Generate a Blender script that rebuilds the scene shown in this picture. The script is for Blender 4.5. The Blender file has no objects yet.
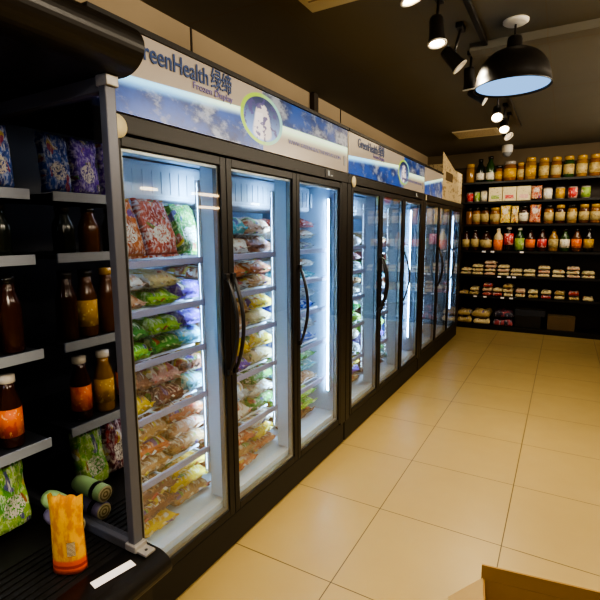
import bpy, bmesh, math, random
from mathutils import Vector, Matrix, Euler
from math import sin, cos, pi, radians
rnd = random.Random(7)
SC = bpy.context.scene
COL = SC.collection

# ------------------------------------------------------------------ materials
def S(h, a=1.0):
    h = h.lstrip('#')
    c = [int(h[i:i+2], 16) / 255 for i in (0, 2, 4)]
    return tuple([(v / 12.92 if v <= .04045 else ((v + .055) / 1.055) ** 2.4) for v in c] + [a])

class NT:
    def __init__(self, name):
        self.m = bpy.data.materials.new(name); self.m.use_nodes = True
        self.t = self.m.node_tree; self.t.nodes.clear()
        self.out = self.t.nodes.new('ShaderNodeOutputMaterial')
    def n(self, typ, ins=None, **props):
        nd = self.t.nodes.new('ShaderNode' + typ)
        for k, v in props.items(): setattr(nd, k, v)
        for k, v in (ins or {}).items(): self.set(nd.inputs[k], v)
        return nd
    def set(self, sock, v):
        if isinstance(v, bpy.types.NodeSocket): self.t.links.new(v, sock)
        elif isinstance(v, bpy.types.Node): self.t.links.new(v.outputs[0], sock)
        else: sock.default_value = v
    def math(self, op, a, b=0.0, c=0.0, clamp=False):
        nd = self.t.nodes.new('ShaderNodeMath'); nd.operation = op; nd.use_clamp = clamp
        self.set(nd.inputs[0], a); self.set(nd.inputs[1], b); self.set(nd.inputs[2], c)
        return nd.outputs[0]
    def ramp(self, v, lo, hi, a=0.0, b=1.0):
        nd = self.t.nodes.new('ShaderNodeMapRange'); nd.interpolation_type = 'SMOOTHSTEP'
        self.set(nd.inputs[0], v)
        for i, q in ((1, lo), (2, hi), (3, a), (4, b)): self.set(nd.inputs[i], q)
        return nd.outputs[0]
    def mix(self, f, a, b):
        nd = self.t.nodes.new('ShaderNodeMix'); nd.data_type = 'RGBA'
        self.set(nd.inputs[0], f); self.set(nd.inputs[6], a); self.set(nd.inputs[7], b)
        return nd.outputs[2]
    def noise(self, vec, scale, detail=3, rough=.55, w=None):
        nd = self.n('TexNoise', {'Scale': scale, 'Detail': detail, 'Roughness': rough})
        if w is not None:
            nd.noise_dimensions = '4D'; self.set(nd.inputs['W'], w)
        if vec is not None: self.set(nd.inputs['Vector'], vec)
        return nd.outputs['Fac']
    def uv(self):
        s = self.n('SeparateXYZ', {'Vector': self.n('TexCoord').outputs['UV']})
        return s.outputs[0], s.outputs[1]
    def obj(self): return self.n('TexCoord').outputs['Object']
    def bump(self, h, strength=.3, dist=.01):
        return self.n('Bump', {'Height': h, 'Strength': strength, 'Distance': dist}).outputs[0]
    def pbr(self, col, rough=.5, metal=0.0, **kw):
        b = self.n('BsdfPrincipled', {'Base Color': col, 'Roughness': rough, 'Metallic': metal})
        for k, v in kw.items(): self.set(b.inputs[k.replace('_', ' ')], v)
        self.t.links.new(b.outputs[0], self.out.inputs[0])
        return self.m

def plain(name, col, rough=.5, metal=0.0, var=.12, scale=9, bump=0.0, **kw):
    t = NT(name); c = S(col) if isinstance(col, str) else col
    nz = t.noise(t.obj(), scale)
    d = tuple([v * (1 - var) for v in c[:3]] + [1]); l = tuple([min(1, v * (1 + var)) for v in c[:3]] + [1])
    if bump: kw['Normal'] = t.bump(nz, bump)
    return t.pbr(t.mix(nz, d, l), rough, metal, **kw)

M = {}
M['black'] = plain('black_enamel', '#1d1813', .38, 0, .1)
M['frame'] = plain('door_frame_black', '#17130f', .42, .1, .1)
M['plinth'] = plain('plinth_black', '#14110d', .5)
M['head'] = plain('header_brown_black', '#1b1610', .45, .1)
M['gap'] = plain('shadow_gap', '#050403', .8)
M['liner'] = plain('white_liner', '#b9cbe0', .45, 0, .03)
M['grey'] = plain('grey_plastic', '#8f949c', .4, 0, .05)
M['dark'] = plain('dark_plastic', '#2a2c33', .4, 0, .05)
M['alu'] = plain('aluminium', '#9d9c9a', .3, .85, .05)
M['post'] = plain('grey_painted_post', '#5f6068', .35, .35, .05)
M['rail'] = plain('lavender_price_rail', '#9494b4', .4, 0, .05)
M['wire'] = plain('white_shelf', '#c4cbd6', .5, 0, .05)
M['white'] = plain('white_paint', '#e8e4da', .5, 0, .04)
M['cream'] = plain('cream_sticker', '#d8cda8', .5, 0, .15, 60)
M['paper'] = plain('price_paper', '#efe9ea', .6, 0, .04, 40)
M['bracket'] = plain('bracket_steel', '#a39f9a', .4, .5, .2, 60)
M['shelfblack'] = plain('black_shelving', '#14100c', .45)
M['shelfback'] = plain('brown_back_panel', '#2a1c0e', .6, 0, .2)
M['card'] = plain('cardboard', '#b89a68', .8, 0, .06, 30)  # lit tone of the folded flap, put into the colour
M['cardin'] = plain('cardboard_inside', '#92713e', .85, 0, .06, 30)  # same board, darkened in the colour for the shaded inside
M['browncard'] = plain('brown_carton', '#5f4a2c', .8, 0, .1, 20)
M['ceil'] = plain('ceiling_paint', '#4a3f31', .8, 0, .1, 2)
M['vent'] = plain('beige_vent', '#e0d6ba', .6, 0, .05)
M['wallbeige'] = plain('beige_wall', '#a8967b', .75, 0, .06, 1.5)
M['walldark'] = plain('dim_back_wall', '#6b5c45', .8, 0, .06, 1.5)  # back wall in a darker beige
M['walltan'] = plain('tan_wall', '#8a7350', .8, 0, .1, 1.5)
M['pipe'] = plain('dark_pipe', '#3a3023', .6)

def emit(name, col, strength):
    t = NT(name); e = t.n('Emission', {'Color': col, 'Strength': strength})
    t.t.links.new(e.outputs[0], t.out.inputs[0]); return t.m
for k_, v_ in (('nearest', 66), ('middle', 38), ('farthest', 18)): M['led_' + k_] = emit('led_tube', (.40, .69, 1, 1), v_)
M['coolled'] = emit('cooler_led', (.72, .8, 1, 1), 11)
M['bulb'] = emit('warm_bulb', (1, .78, .45, 1), 60)
M['bulbdim'] = emit('warm_bulb_dim', (1, .7, .4, 1), 1.2)
M['pend'] = emit('pendant_diffuser', (.30, .56, 1, 1), .95)
M['seg'] = emit('display_digit', (.8, .75, .6, 1), .5)

def glass(name, tint, f0, rough=.02):
    t = NT(name)
    g = t.n('NewGeometry'); dp = t.n('VectorMath', {0: g.outputs['Incoming'], 1: g.outputs['Normal']}, operation='DOT_PRODUCT')
    k = t.math('POWER', t.math('SUBTRACT', 1.0, t.math('ABSOLUTE', dp.outputs['Value'])), 5.0)
    fac = t.math('MULTIPLY_ADD', k, (1 - f0) * .9, f0, clamp=True)
    mx = t.n('MixShader', {0: fac, 1: t.n('BsdfTransparent', {'Color': tint}).outputs[0],
                           2: t.n('BsdfGlossy', {'Color': (1, 1, 1, 1), 'Roughness': rough}).outputs[0]})
    t.t.links.new(mx.outputs[0], t.out.inputs[0]); return t.m
M['glass'] = glass('door_glass', (.90, .93, .94, 1), .10)
M['sideglass'] = glass('mirrored_side_glass', (.45, .45, .48, 1), .5, .03)
M['jarglass'] = glass('jar_glass', (.8, .75, .6, 1), .05)

# floor tiles
def floor_mat():
    t = NT('beige_floor_tiles')
    P = t.n('SeparateXYZ', {'Vector': t.obj()})
    T = .6
    def line(c, off):
        q = t.math('FRACT', t.math('DIVIDE', t.math('SUBTRACT', c, off - 60 * T), T))
        d = t.math('MINIMUM', q, t.math('SUBTRACT', 1.0, q))
        return t.ramp(d, .0022, .0046, 1, 0)
    g = t.math('MAXIMUM', line(P.outputs[0], .4809), line(P.outputs[1], 1.5675))
    n1 = t.noise(t.obj(), 2.2, 4); n2 = t.noise(t.obj(), 7, 3)
    c = t.mix(n1, S('#a18a58'), S('#ab9462'))
    c = t.mix(t.math('MULTIPLY', n2, .35), c, S('#9c8358'))
    c = t.mix(g, c, S('#4a3820'))
    return t.pbr(c, t.math('MULTIPLY_ADD', n2, .08, .32), 0, Normal=t.bump(t.math('SUBTRACT', 1.0, g), .25, .002), Specular_IOR_Level=.45)
M['floor'] = floor_mat()

def ceil_mat():
    t = NT('dark_ceiling_panels')
    P = t.n('SeparateXYZ', {'Vector': t.obj()})
    def line(c, T, off):
        q = t.math('FRACT', t.math('DIVIDE', t.math('ADD', c, off + 60 * T), T))
        return t.ramp(t.math('MINIMUM', q, t.math('SUBTRACT', 1.0, q)), .004, .009, 1, 0)
    g = t.math('MAXIMUM', line(P.outputs[0], .62, .17), line(P.outputs[1], 1.24, .3))
    c = t.mix(t.noise(t.obj(), 1.5), S('#726e62'), S('#7c776a'))
    c = t.mix(t.math('MULTIPLY', g, .55), c, S('#7a6c56'))
    return t.pbr(c, .75)
M['ceil'] = ceil_mat()

# food bags
def bag_mat(key, c1, c2, c3, logo=1, rough=.24):
    t = NT('printed_bag_' + key)
    u, v = t.uv()
    oi = t.n('ObjectInfo').outputs['Random']
    w = t.math('MULTIPLY', oi, 37.0)
    uvv = t.n('TexCoord').outputs['UV']
    n = t.noise(uvv, 3.2, 2, .5, w); n2 = t.noise(uvv, 13, 4, .6, w)
    c = t.mix(t.ramp(n, .46, .56), S(c1), S(c2))
    c = t.mix(t.math('MULTIPLY', t.ramp(n2, .48, .6), .7), c, S(c3))  # accent flecks of print, strengthened as painted plastic glare
    na = t.noise(uvv, 4.5, 1, .4, t.math('ADD', w, 11.0)); nb = t.noise(uvv, 2.0, 0, .4, t.math('ADD', w, 23.0))
    rp = t.n('ValToRGB', {'Fac': t.ramp(nb, .3, .7)}); cr = rp.color_ramp; cr.interpolation = 'CONSTANT'
    for q, hx in ((.0, '#b83a2c'), (.25, '#e0c040'), (.42, '#f0ece4'), (.58, '#7a4a2a'), (.72, '#58963c'), (.86, '#5a3a9a')):
        e = cr.elements[0] if q == 0 else (cr.elements[1] if q == .25 else cr.elements.new(q)); e.position = q; e.color = S(hx)
    c = t.mix(t.math('MULTIPLY', t.ramp(na, .57, .6), .8), c, rp.outputs[0])
    st = t.noise(t.n('Mapping', {'Vector': uvv, 'Scale': (2.2, 9, 1)}).outputs[0], 2.4, 4, .6, w)
    c = t.mix(t.math('MULTIPLY', t.ramp(st, .56, .63), .75), c, S('#e9e4de'))
    c = t.mix(t.math('MULTIPLY', t.ramp(st, .40, .33), .6), c, S(c2))
    band = t.math('MAXIMUM', t.ramp(u, .965, .97), t.ramp(u, .035, .03))
    c = t.mix(band, c, S(c1))
    if logo:
        du = t.math('SUBTRACT', u, .35); dv = t.math('SUBTRACT', v, .5)
        d = t.math('ADD', t.math('POWER', t.math('ABSOLUTE', t.math('MULTIPLY', du, 6.0)), 2.0), t.math('POWER', t.math('ABSOLUTE', t.math('MULTIPLY', dv, 3.4)), 2.0))
        e = t.ramp(d, .9, 1.0, 1, 0)
        lc = t.mix(t.ramp(t.noise(uvv, 30, 2, .5, w), .52, .56), S('#efe8dc'), S(c2))
        c = t.mix(e, c, lc)
    b = t.bump(t.noise(t.obj(), 9, 6, .68, w), .9, .03)
    return t.pbr(c, rough, 0, Normal=b, Specular_IOR_Level=.7)
BC = dict(orange=('#d06a30', '#b04a1c', '#f0d8b8'), red=('#b83428', '#d8604a', '#f0e4dc'), white=('#e6e2dc', '#c9b9a4', '#d88a5a'),
          green=('#3f9a32', '#2c6e2a', '#cfe090'), lime=('#9fd23a', '#58b02c', '#e8f0b0'), yellow=('#ecc41c', '#dba40e', '#f8f0c0'),
          purple=('#6a3cc0', '#4828a0', '#d0c0f0'), brown=('#8a4a2c', '#6a3420', '#d09060'), tan=('#c08a50', '#a06a38', '#ecd8b4'),
          teal=('#4aa8b8', '#78c8c8', '#e0f0e8'), pink=('#d8a0a0', '#c87880', '#f4e8e0'), peach=('#e0b08c', '#d08a5c', '#f4ece0'),
          maroon=('#70202c', '#501824', '#e0c8c0'), grey=('#a8aeb4', '#8a929a', '#dfe4e8'), blue=('#3c64c8', '#2840a0', '#d8e4f8'),
          cream=('#ead49a', '#dcc080', '#f2e4b8'), rose=('#e8b898', '#ecd4a4', '#f2e2bc'), wheat=('#c0a260', '#a8884a', '#d8c288'),
          black=('#242028', '#6a2a30', '#c8c4c8'))
def pale(h):
    h = h.lstrip('#'); c = [int(h[i:i+2], 16) for i in (0, 2, 4)]; g = sum(c) / 3
    return '#%02x%02x%02x' % tuple(int(min(255, (v * .96 + g * .04) * .94 + 14)) for v in c)
BAG = {k: bag_mat(k, *[pale(q) for q in v], logo=(k not in ('cream', 'rose', 'wheat'))) for k, v in BC.items()}
CNAME = dict(lime='lime green', tan='tan', maroon='dark red', teal='pale teal', grey='pale grey', rose='pinkish cream', black='black')
def cn(k): return CNAME.get(k, k)

def banner_mat(circ, flip=0):
    """mountain scene sign: s = 0..1 along, t = 0..1 up"""
    t = NT('frozen_display_sign')
    s, h = t.uv()
    uvv = t.n('TexCoord').outputs['UV']
    mp = t.n('Mapping', {'Vector': uvv, 'Scale': (4.2, 1.0, 1), 'Rotation': (0, 0, .2)})
    mp2 = t.n('Mapping', {'Vector': uvv, 'Scale': (11, 2.6, 1), 'Rotation': (0, 0, .5)})
    n1 = t.noise(mp.outputs[0], 1.1, 5, .62); n2 = t.noise(mp2.outputs[0], 1.6, 6, .7)
    blue = t.mix(t.ramp(n1, .38, .6), S('#1850ac'), S('#0a2458'))
    snow = t.ramp(t.math('ADD', t.math('MULTIPLY', n1, .55), t.math('MULTIPLY', n2, .5)), .50, .62)
    mount = t.mix(t.math('MULTIPLY', snow, .6), blue, S('#b9c6dc'))
    mount = t.mix(t.math('MULTIPLY', t.ramp(n2, .58, .7), .6), mount, S('#15295c'))
    # left glow line  h = .36 + .5*(1-exp(-s*7))*.45
    ln = t.math('MULTIPLY_ADD', s, .42, .42)
    dl = t.math('SUBTRACT', h, ln)                        # >0: white field
    left_white = t.ramp(dl, -.01, .01)
    glowL = t.math('MULTIPLY', t.ramp(dl, .02, .0, 0, 1), t.ramp(dl, -.16, -.01, 0, 1))
    ln2 = t.math('MULTIPLY_ADD', s, .12, .46)
    dr = t.math('SUBTRACT', ln2, h)                       # >0: white field under the line
    right_white = t.ramp(dr, -.01, .02)
    glowR = t.math('MULTIPLY', t.ramp(dr, -.03, .0, 0, 1), t.ramp(dr, .26, .01, 0, 1))
    isr = t.ramp(s, circ[0] - .002, circ[0] + .002)
    white = t.math('MULTIPLY_ADD', isr, t.math('SUBTRACT', right_white, left_white), left_white)
    glow = t.math('MULTIPLY_ADD', isr, t.math('SUBTRACT', glowR, glowL), glowL)
    sky = t.mix(t.ramp(t.math('MULTIPLY', dl, -1.0), .0, .16), S('#3f8cf0'), mount)
    pic = t.mix(isr, sky, mount)
    c = t.mix(white, pic, S('#a59c92'))
    # oval emblem
    du = t.math('DIVIDE', t.math('SUBTRACT', s, circ[0]), circ[2]); dv = t.math('DIVIDE', t.math('SUBTRACT', h, circ[1]), circ[3])
    r = t.math('SQRT', t.math('ADD', t.math('MULTIPLY', du, du), t.math('MULTIPLY', dv, dv)))
    inside = t.ramp(r, 1.0, .985, 0, 1)
    ring = t.ramp(r, .84, .87)
    ringc = t.mix(t.ramp(du, -.3, .8), S('#a3cf3c'), S('#8fd0d8'))
    body = t.math('ADD', t.math('POWER', t.math('ABSOLUTE', t.math('MULTIPLY', t.math('ADD', du, .02), t.math('MULTIPLY_ADD', dv, 1.1, 2.5))), 2.0),
                  t.math('POWER', t.math('ABSOLUTE', t.math('MULTIPLY', t.math('ADD', dv, .1), 1.35)), 4.0))
    en = t.noise(t.n('Mapping', {'Vector': uvv, 'Scale': (30, 5, 1)}).outputs[0], 1.2, 3)
    oc = t.mix(t.ramp(dv, -.9, .8), S('#7fa8f0'), S('#24356c'))
    oc = t.mix(t.ramp(body, 1.0, .6, 0, 1), oc, S('#dcdbe8'))
    oc = t.mix(t.math('MULTIPLY', t.ramp(en, .54, .59), .9), oc, S('#4a4590'))
    oc = t.mix(ring, oc, ringc)
    c = t.mix(inside, c, oc)
    glow = t.math('MULTIPLY', glow, t.math('SUBTRACT', 1.0, inside))
    gc = t.mix(t.ramp(s, .15, .36), S('#8fd4ff'), S('#c8e8d0'))
    c2 = t.mix(glow, c, gc)
    lb_ = t.math('MULTIPLY', t.math('SUBTRACT', 1.0, isr), t.math('SUBTRACT', 1.0, left_white))
    es = t.math('ADD', t.math('MULTIPLY_ADD', glow, .5, .08), t.math('MULTIPLY', lb_, .16))
    return t.pbr(c2, .28, 0, Emission_Color=c2, Emission_Strength=es)

def print_mat(name, base, ink, ink2, su=3, sv=3, th=.55, rough=.55):
    t = NT(name); uvv = t.n('TexCoord').outputs['UV']
    oi = t.math('MULTIPLY', t.n('ObjectInfo').outputs['Random'], 29.0)
    mp = t.n('Mapping', {'Vector': uvv, 'Scale': (su, sv, 1)})
    n = t.noise(mp.outputs[0], 1.6, 3, .55, oi); n2 = t.noise(mp.outputs[0], 5, 3, .6, oi)
    c = t.mix(t.ramp(n, th, th + .05), S(base), S(ink))
    c = t.mix(t.math('MULTIPLY', t.ramp(n2, .58, .63), .8), c, S(ink2))
    return t.pbr(c, rough)
M['cartonprint'] = print_mat('printed_carton', '#c3b08a', '#9a835c', '#6e5636', 4, 3, .56)
M['teabox'] = print_mat('cream_printed_box', '#d8caa2', '#d8caa2', '#8a7434', 2.2, 2.2, .62)
M['pinkpic'] = print_mat('pink_picture', '#d8a8a0', '#e8d8b8', '#a86a60', 3, 3)
M['labelcream'] = print_mat('cream_label', '#b8a470', '#a08850', '#5a4420', 4, 4)
M['labelyellow'] = print_mat('yellow_label', '#b88e2c', '#9c701a', '#f0e0a0', 3, 3)
M['labelorange'] = print_mat('orange_label', '#e0702a', '#c84c18', '#f4c890', 3, 3)
M['labelred'] = print_mat('red_label', '#c43c3c', '#e8b0a0', '#f0e8e0', 3, 3)
M['labelgreen'] = print_mat('green_label', '#8fa84c', '#d8d8b8', '#4c6828', 3, 3)
M['labelwhite'] = print_mat('white_label', '#ddd6c4', '#c8b890', '#5c5a50', 3, 3)
for k, c in dict(amber='#5a3410', darkglass='#141c14', oil='#8c6414', cola='#1a100c', greenoil='#27401c', honey='#80500f', sauce='#3a1a0c', lid='#1a1612',
                 gold='#b08a3c', whitecap='#e0d8c8', silver='#9c948c', redcap='#9c2a24', pale='#c8b488').items():
    M[k] = plain(k + '_product', c, .18 if k not in ('pale',) else .4, 0, .15, 25, Specular_IOR_Level=.6)
def pouch_end_mat():
    t = NT('rolled_biscuit_end')
    P = t.n('SeparateXYZ', {'Vector': t.obj()})
    r = t.math('SQRT', t.math('ADD', t.math('POWER', t.math('ABSOLUTE', P.outputs[1]), 2.0), t.math('POWER', t.math('ABSOLUTE', P.outputs[2]), 2.0)))
    q = t.math('FRACT', t.math('MULTIPLY', r, 90.0))
    return t.pbr(t.mix(t.ramp(q, .4, .6), S('#cfc49a'), S('#8c7f4c')), .5)
M['rollend'] = pouch_end_mat()
def yellow_pouch_mat():
    t = NT('yellow_drink_pouch'); u, v = t.uv()
    n = t.noise(t.n('TexCoord').outputs['UV'], 5, 4)
    c = t.mix(t.ramp(n, .42, .6), S('#d8a230'), S('#c07c1c'))
    c = t.mix(t.ramp(v, .2, .16), c, S('#d2561c'))
    c = t.mix(t.math('MULTIPLY', t.ramp(v, .12, .11), t.ramp(v, .07, .08)), c, S('#a03414'))
    bc = t.math('MULTIPLY', t.math('MULTIPLY', t.ramp(v, .24, .25), t.ramp(v, .44, .43)), t.math('MULTIPLY', t.ramp(u, .60, .61), t.ramp(u, .84, .83)))
    bars = t.math('GREATER_THAN', t.math('FRACT', t.math('MULTIPLY', v, 60.0)), .5)
    c = t.mix(bc, c, t.mix(bars, S('#d8c49a'), S('#4a3016')))
    return t.pbr(c, .3, Normal=t.bump(t.noise(t.obj(), 30, 4), .4, .006))
M['yellowpouch'] = yellow_pouch_mat()
def text_mat(name, c):
    return plain(name, c, .4, 0, .02)
M['ink'] = text_mat('navy_ink', '#1f3f78'); M['ink2'] = text_mat('violet_ink', '#6b62a8'); M['ink3'] = text_mat('pale_violet_ink', '#8c8fc4')

# ------------------------------------------------------------------ mesh helpers
class MB:
    def __init__(s): s.v = []; s.f = []; s.mi = []; s.uv = []; s.sm = []
    def face(s, idx, mi=0, uv=None, smooth=False):
        s.f.append(tuple(idx)); s.mi.append(mi); s.uv.append(uv); s.sm.append(smooth)
    def box(s, x0, x1, y0, y1, z0, z1, mi=0, bev=0.0):
        if bev > 0:
            bm = bmesh.new(); bmesh.ops.create_cube(bm, size=1)
            for q in bm.verts: q.co = Vector(((x0 + x1) / 2 + q.co.x * (x1 - x0), (y0 + y1) / 2 + q.co.y * (y1 - y0), (z0 + z1) / 2 + q.co.z * (z1 - z0)))
            bmesh.ops.bevel(bm, geom=bm.edges[:], offset=bev, segments=2, affect='EDGES', profile=.5)
            b = len(s.v); bm.verts.index_update()
            s.v += [tuple(q.co) for q in bm.verts]
            for f in bm.faces: s.face([b + q.index for q in f.verts], mi)
            bm.free(); return s
        b = len(s.v)
        s.v += [(x, y, z) for x in (x0, x1) for y in (y0, y1) for z in (z0, z1)]
        U = [(0, 0), (1, 0), (1, 1), (0, 1)]
        for q in ((0, 1, 3, 2), (4, 6, 7, 5), (0, 4, 5, 1), (2, 3, 7, 6), (0, 2, 6, 4), (1, 5, 7, 3)):
            s.face([b + i for i in q], mi, U)
        return s
    def prism(s, pts, axis, a, b_, mi=0, smooth=False):
        """pts polygon in the two other axes (cyclic order), extruded along axis"""
        n = len(pts); b = len(s.v)
        def P(p, q):
            return {'x': (q, p[0], p[1]), 'y': (p[0], q, p[1]), 'z': (p[0], p[1], q)}[axis]
        s.v += [P(p, a) for p in pts] + [P(p, b_) for p in pts]
        for i in range(n):
            j = (i + 1) % n; s.face((b + i, b + j, b + n + j, b + n + i), mi, None, smooth)
        s.face([b + i for i in range(n)][::-1], mi); s.face([b + n + i for i in range(n)], mi)
        return s
    def lathe(s, prof, seg=20, c=(0, 0, 0), mi=0, mis=None, axis='z'):
        b = len(s.v); n = len(prof)
        for k in range(seg):
            a = 2 * pi * k / seg
            for r, z in prof:
                p = (r * cos(a), r * sin(a), z)
                if axis == 'x': p = (z, r * cos(a), r * sin(a))
                s.v.append((p[0] + c[0], p[1] + c[1], p[2] + c[2]))
        for k in range(seg):
            k2 = (k + 1) % seg
            for i in range(n - 1):
                m = mis[i] if mis else mi
                s.face((b + k * n + i, b + k2 * n + i, b + k2 * n + i + 1, b + k * n + i + 1), m,
                       [(k / seg, i / (n - 1)), ((k + 1) / seg, i / (n - 1)), ((k + 1) / seg, (i + 1) / (n - 1)), (k / seg, (i + 1) / (n - 1))], True)
        return s
    def tube(s, pts, r, seg=8, mi=0, flat=None):
        """sweep; flat=(ry,rx) not used"""
        b = len(s.v); pts = [Vector(p) for p in pts]; n = len(pts)
        up = Vector((0, 1, 0))
        for i, p in enumerate(pts):
            d = (pts[min(i + 1, n - 1)] - pts[max(i - 1, 0)]).normalized()
            a = d.cross(up)
            if a.length < 1e-3: a = d.cross(Vector((1, 0, 0)))
            a.normalize(); c = d.cross(a)
            rr = r if not isinstance(r, (list, tuple)) else r[i]
            w = flat or 1.0
            for k in range(seg):
                t = 2 * pi * k / seg
                s.v.append(tuple(p + a * cos(t) * rr + c * sin(t) * rr * w))
        for i in range(n - 1):
            for k in range(seg):
                k2 = (k + 1) % seg
                s.face((b + i * seg + k, b + i * seg + k2, b + (i + 1) * seg + k2, b + (i + 1) * seg + k), mi, None, True)
        s.face([b + k for k in range(seg)][::-1], mi); s.face([b + (n - 1) * seg + k for k in range(seg)], mi)
        return s
    def quad(s, a, b, c, d, mi=0):
        k = len(s.v); s.v += [a, b, c, d]; s.face((k, k + 1, k + 2, k + 3), mi, [(0, 0), (1, 0), (1, 1), (0, 1)]); return s
    def mesh(s, name, mats):
        me = bpy.data.meshes.new(name); me.from_pydata(s.v, [], s.f)
        if not isinstance(mats, (list, tuple)): mats = [mats]
        for m in mats: me.materials.append(m)
        ul = me.uv_layers.new(name='UVMap')
        for p in me.polygons:
            p.material_index = s.mi[p.index]; p.use_smooth = s.sm[p.index]
            u = s.uv[p.index]
            if u:
                for k, li in enumerate(p.loop_indices): ul.data[li].uv = u[k]
        bm = bmesh.new(); bm.from_mesh(me); bmesh.ops.recalc_face_normals(bm, faces=bm.faces[:]); bm.to_mesh(me); bm.free()
        me.update(); return me
    def build(s, name, mats, parent=None, loc=None, rot=None):
        return add(name, s.mesh(name, mats), parent, loc, rot)

def add(name, me, parent=None, loc=None, rot=None):
    o = bpy.data.objects.new(name, me); COL.objects.link(o)
    if parent: o.parent = parent
    if loc: o.location = loc
    if rot: o.rotation_euler = rot
    return o
def empty(name, loc=(0, 0, 0), rot=(0, 0, 0)):
    o = bpy.data.objects.new(name, None); COL.objects.link(o); o.location = loc; o.rotation_euler = rot; o.empty_display_size = .05
    return o
def tag(o, label=None, cat=None, group=None, kind=None):
    for k, v in (('label', label), ('category', cat), ('group', group), ('kind', kind)):
        if v: o[k] = v
    return o
def struct(name, mb, m):
    o = mb.build(name, m); o['kind'] = 'structure'; return o

# ------------------------------------------------------------------ room shell
RX0, RX1, RY0, RY1, H = -.78, 3.3, -2.2, 7.72, 2.68
struct('floor', MB().box(RX0 - .1, RX1 + .1, RY0 - .1, RY1 + .1, -.08, 0), M['floor'])
struct('ceiling', MB().box(RX0 - .1, RX1 + .1, RY0 - .1, RY1 + .1, H, H + .08), M['ceil'])
wl = MB().box(RX0 - .1, RX0, RY0 - .1, RY1 + .1, 0, H)
struct('wall_left', wl, M['wallbeige'])
struct('wall_back', MB().box(RX0, RX1, RY1, RY1 + .1, 0, H), M['walldark'])
struct('wall_right', MB().box(RX1, RX1 + .1, RY0 - .1, RY1 + .1, 0, H), M['walltan'])
struct('wall_front', MB().box(RX0, RX1, RY0 - .1, RY0, 0, H), M['walltan'])
for i, y in enumerate((2.22, 4.34)):
    struct('trim_%d' % (i + 1), MB().box(RX0, RX0 + .006, y - .006, y + .006, 2.1, H), M['pipe'])
struct('trim_3', MB().box(RX0, RX0 + .05, 3.70, 3.78, 2.0, H, 0, .008), M['pipe'])
struct('trim_4', MB().box(RX0, RX1, RY1 - .004, RY1, 2.44, 2.46), M['pipe'])
# ceiling beams / dropped duct by the pendant
struct('trim_5', MB().box(.62, 3.3, 3.32, 3.46, H - .05, H), M['ceil'])

# glowing strips added on the unseen right wall for warm streaks in the door glass
for i, (a_, b_, z_) in enumerate(((4.0, 4.25, 2.02), (4.9, 5.5, 2.02), (5.0, 5.5, 1.84), (6.3, 6.5, 1.95))):
    struct('trim_%d' % (6 + i), MB().box(RX1 - .03, RX1, a_, b_, z_ - .015, z_ + .015), emit('warm_trough', (1, .72, .38, 1), 9))

# ------------------------------------------------------------------ freezers
SHELF_Z = [1.36, 1.175, .975, .755, .49]
FLOOR_Z = .235
def handle(y, side, parent):
    m = MB()
    pts = []
    for k in range(15):
        a = k / 14
        z = .86 + .42 * a
        pts.append((.006 + .05 * sin(pi * a) ** .8, y, z))
    m.tube(pts, [.0078 if 1 < k < 13 else .007 for k in range(15)], 8, 0, 1.3)
    m.box(-.0, .014, y - .012, y + .012, .848, .875, 0, .003); m.box(-.0, .014, y - .012, y + .012, 1.268, 1.295, 0, .003)
    return m.build('handle', M['black'], parent)

def text(body, size, y, z, parent, m, name, x=.004, width=None, bold=0, shear=0):
    cu = bpy.data.curves.new(name, 'FONT'); cu.body = body; cu.size = size; cu.extrude = .0008; cu.offset = bold; cu.shear = shear
    o = bpy.data.objects.new(name, cu); COL.objects.link(o)
    bpy.context.view_layer.update()
    dg = bpy.context.evaluated_depsgraph_get()
    me = bpy.data.meshes.new_from_object(o.evaluated_get(dg), depsgraph=dg)
    COL.objects.unlink(o); bpy.data.objects.remove(o)
    xs = [v.co.x for v in me.vertices]; x0, x1 = min(xs), max(xs)
    k = (width / (x1 - x0)) if width else 1
    for v in me.vertices: v.co = Vector(((v.co.x - x0) * k, v.co.y, v.co.z))
    me.materials.clear(); me.materials.append(m)
    return add(name, me, parent, (x, y, z), (pi / 2, 0, pi / 2))

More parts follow.
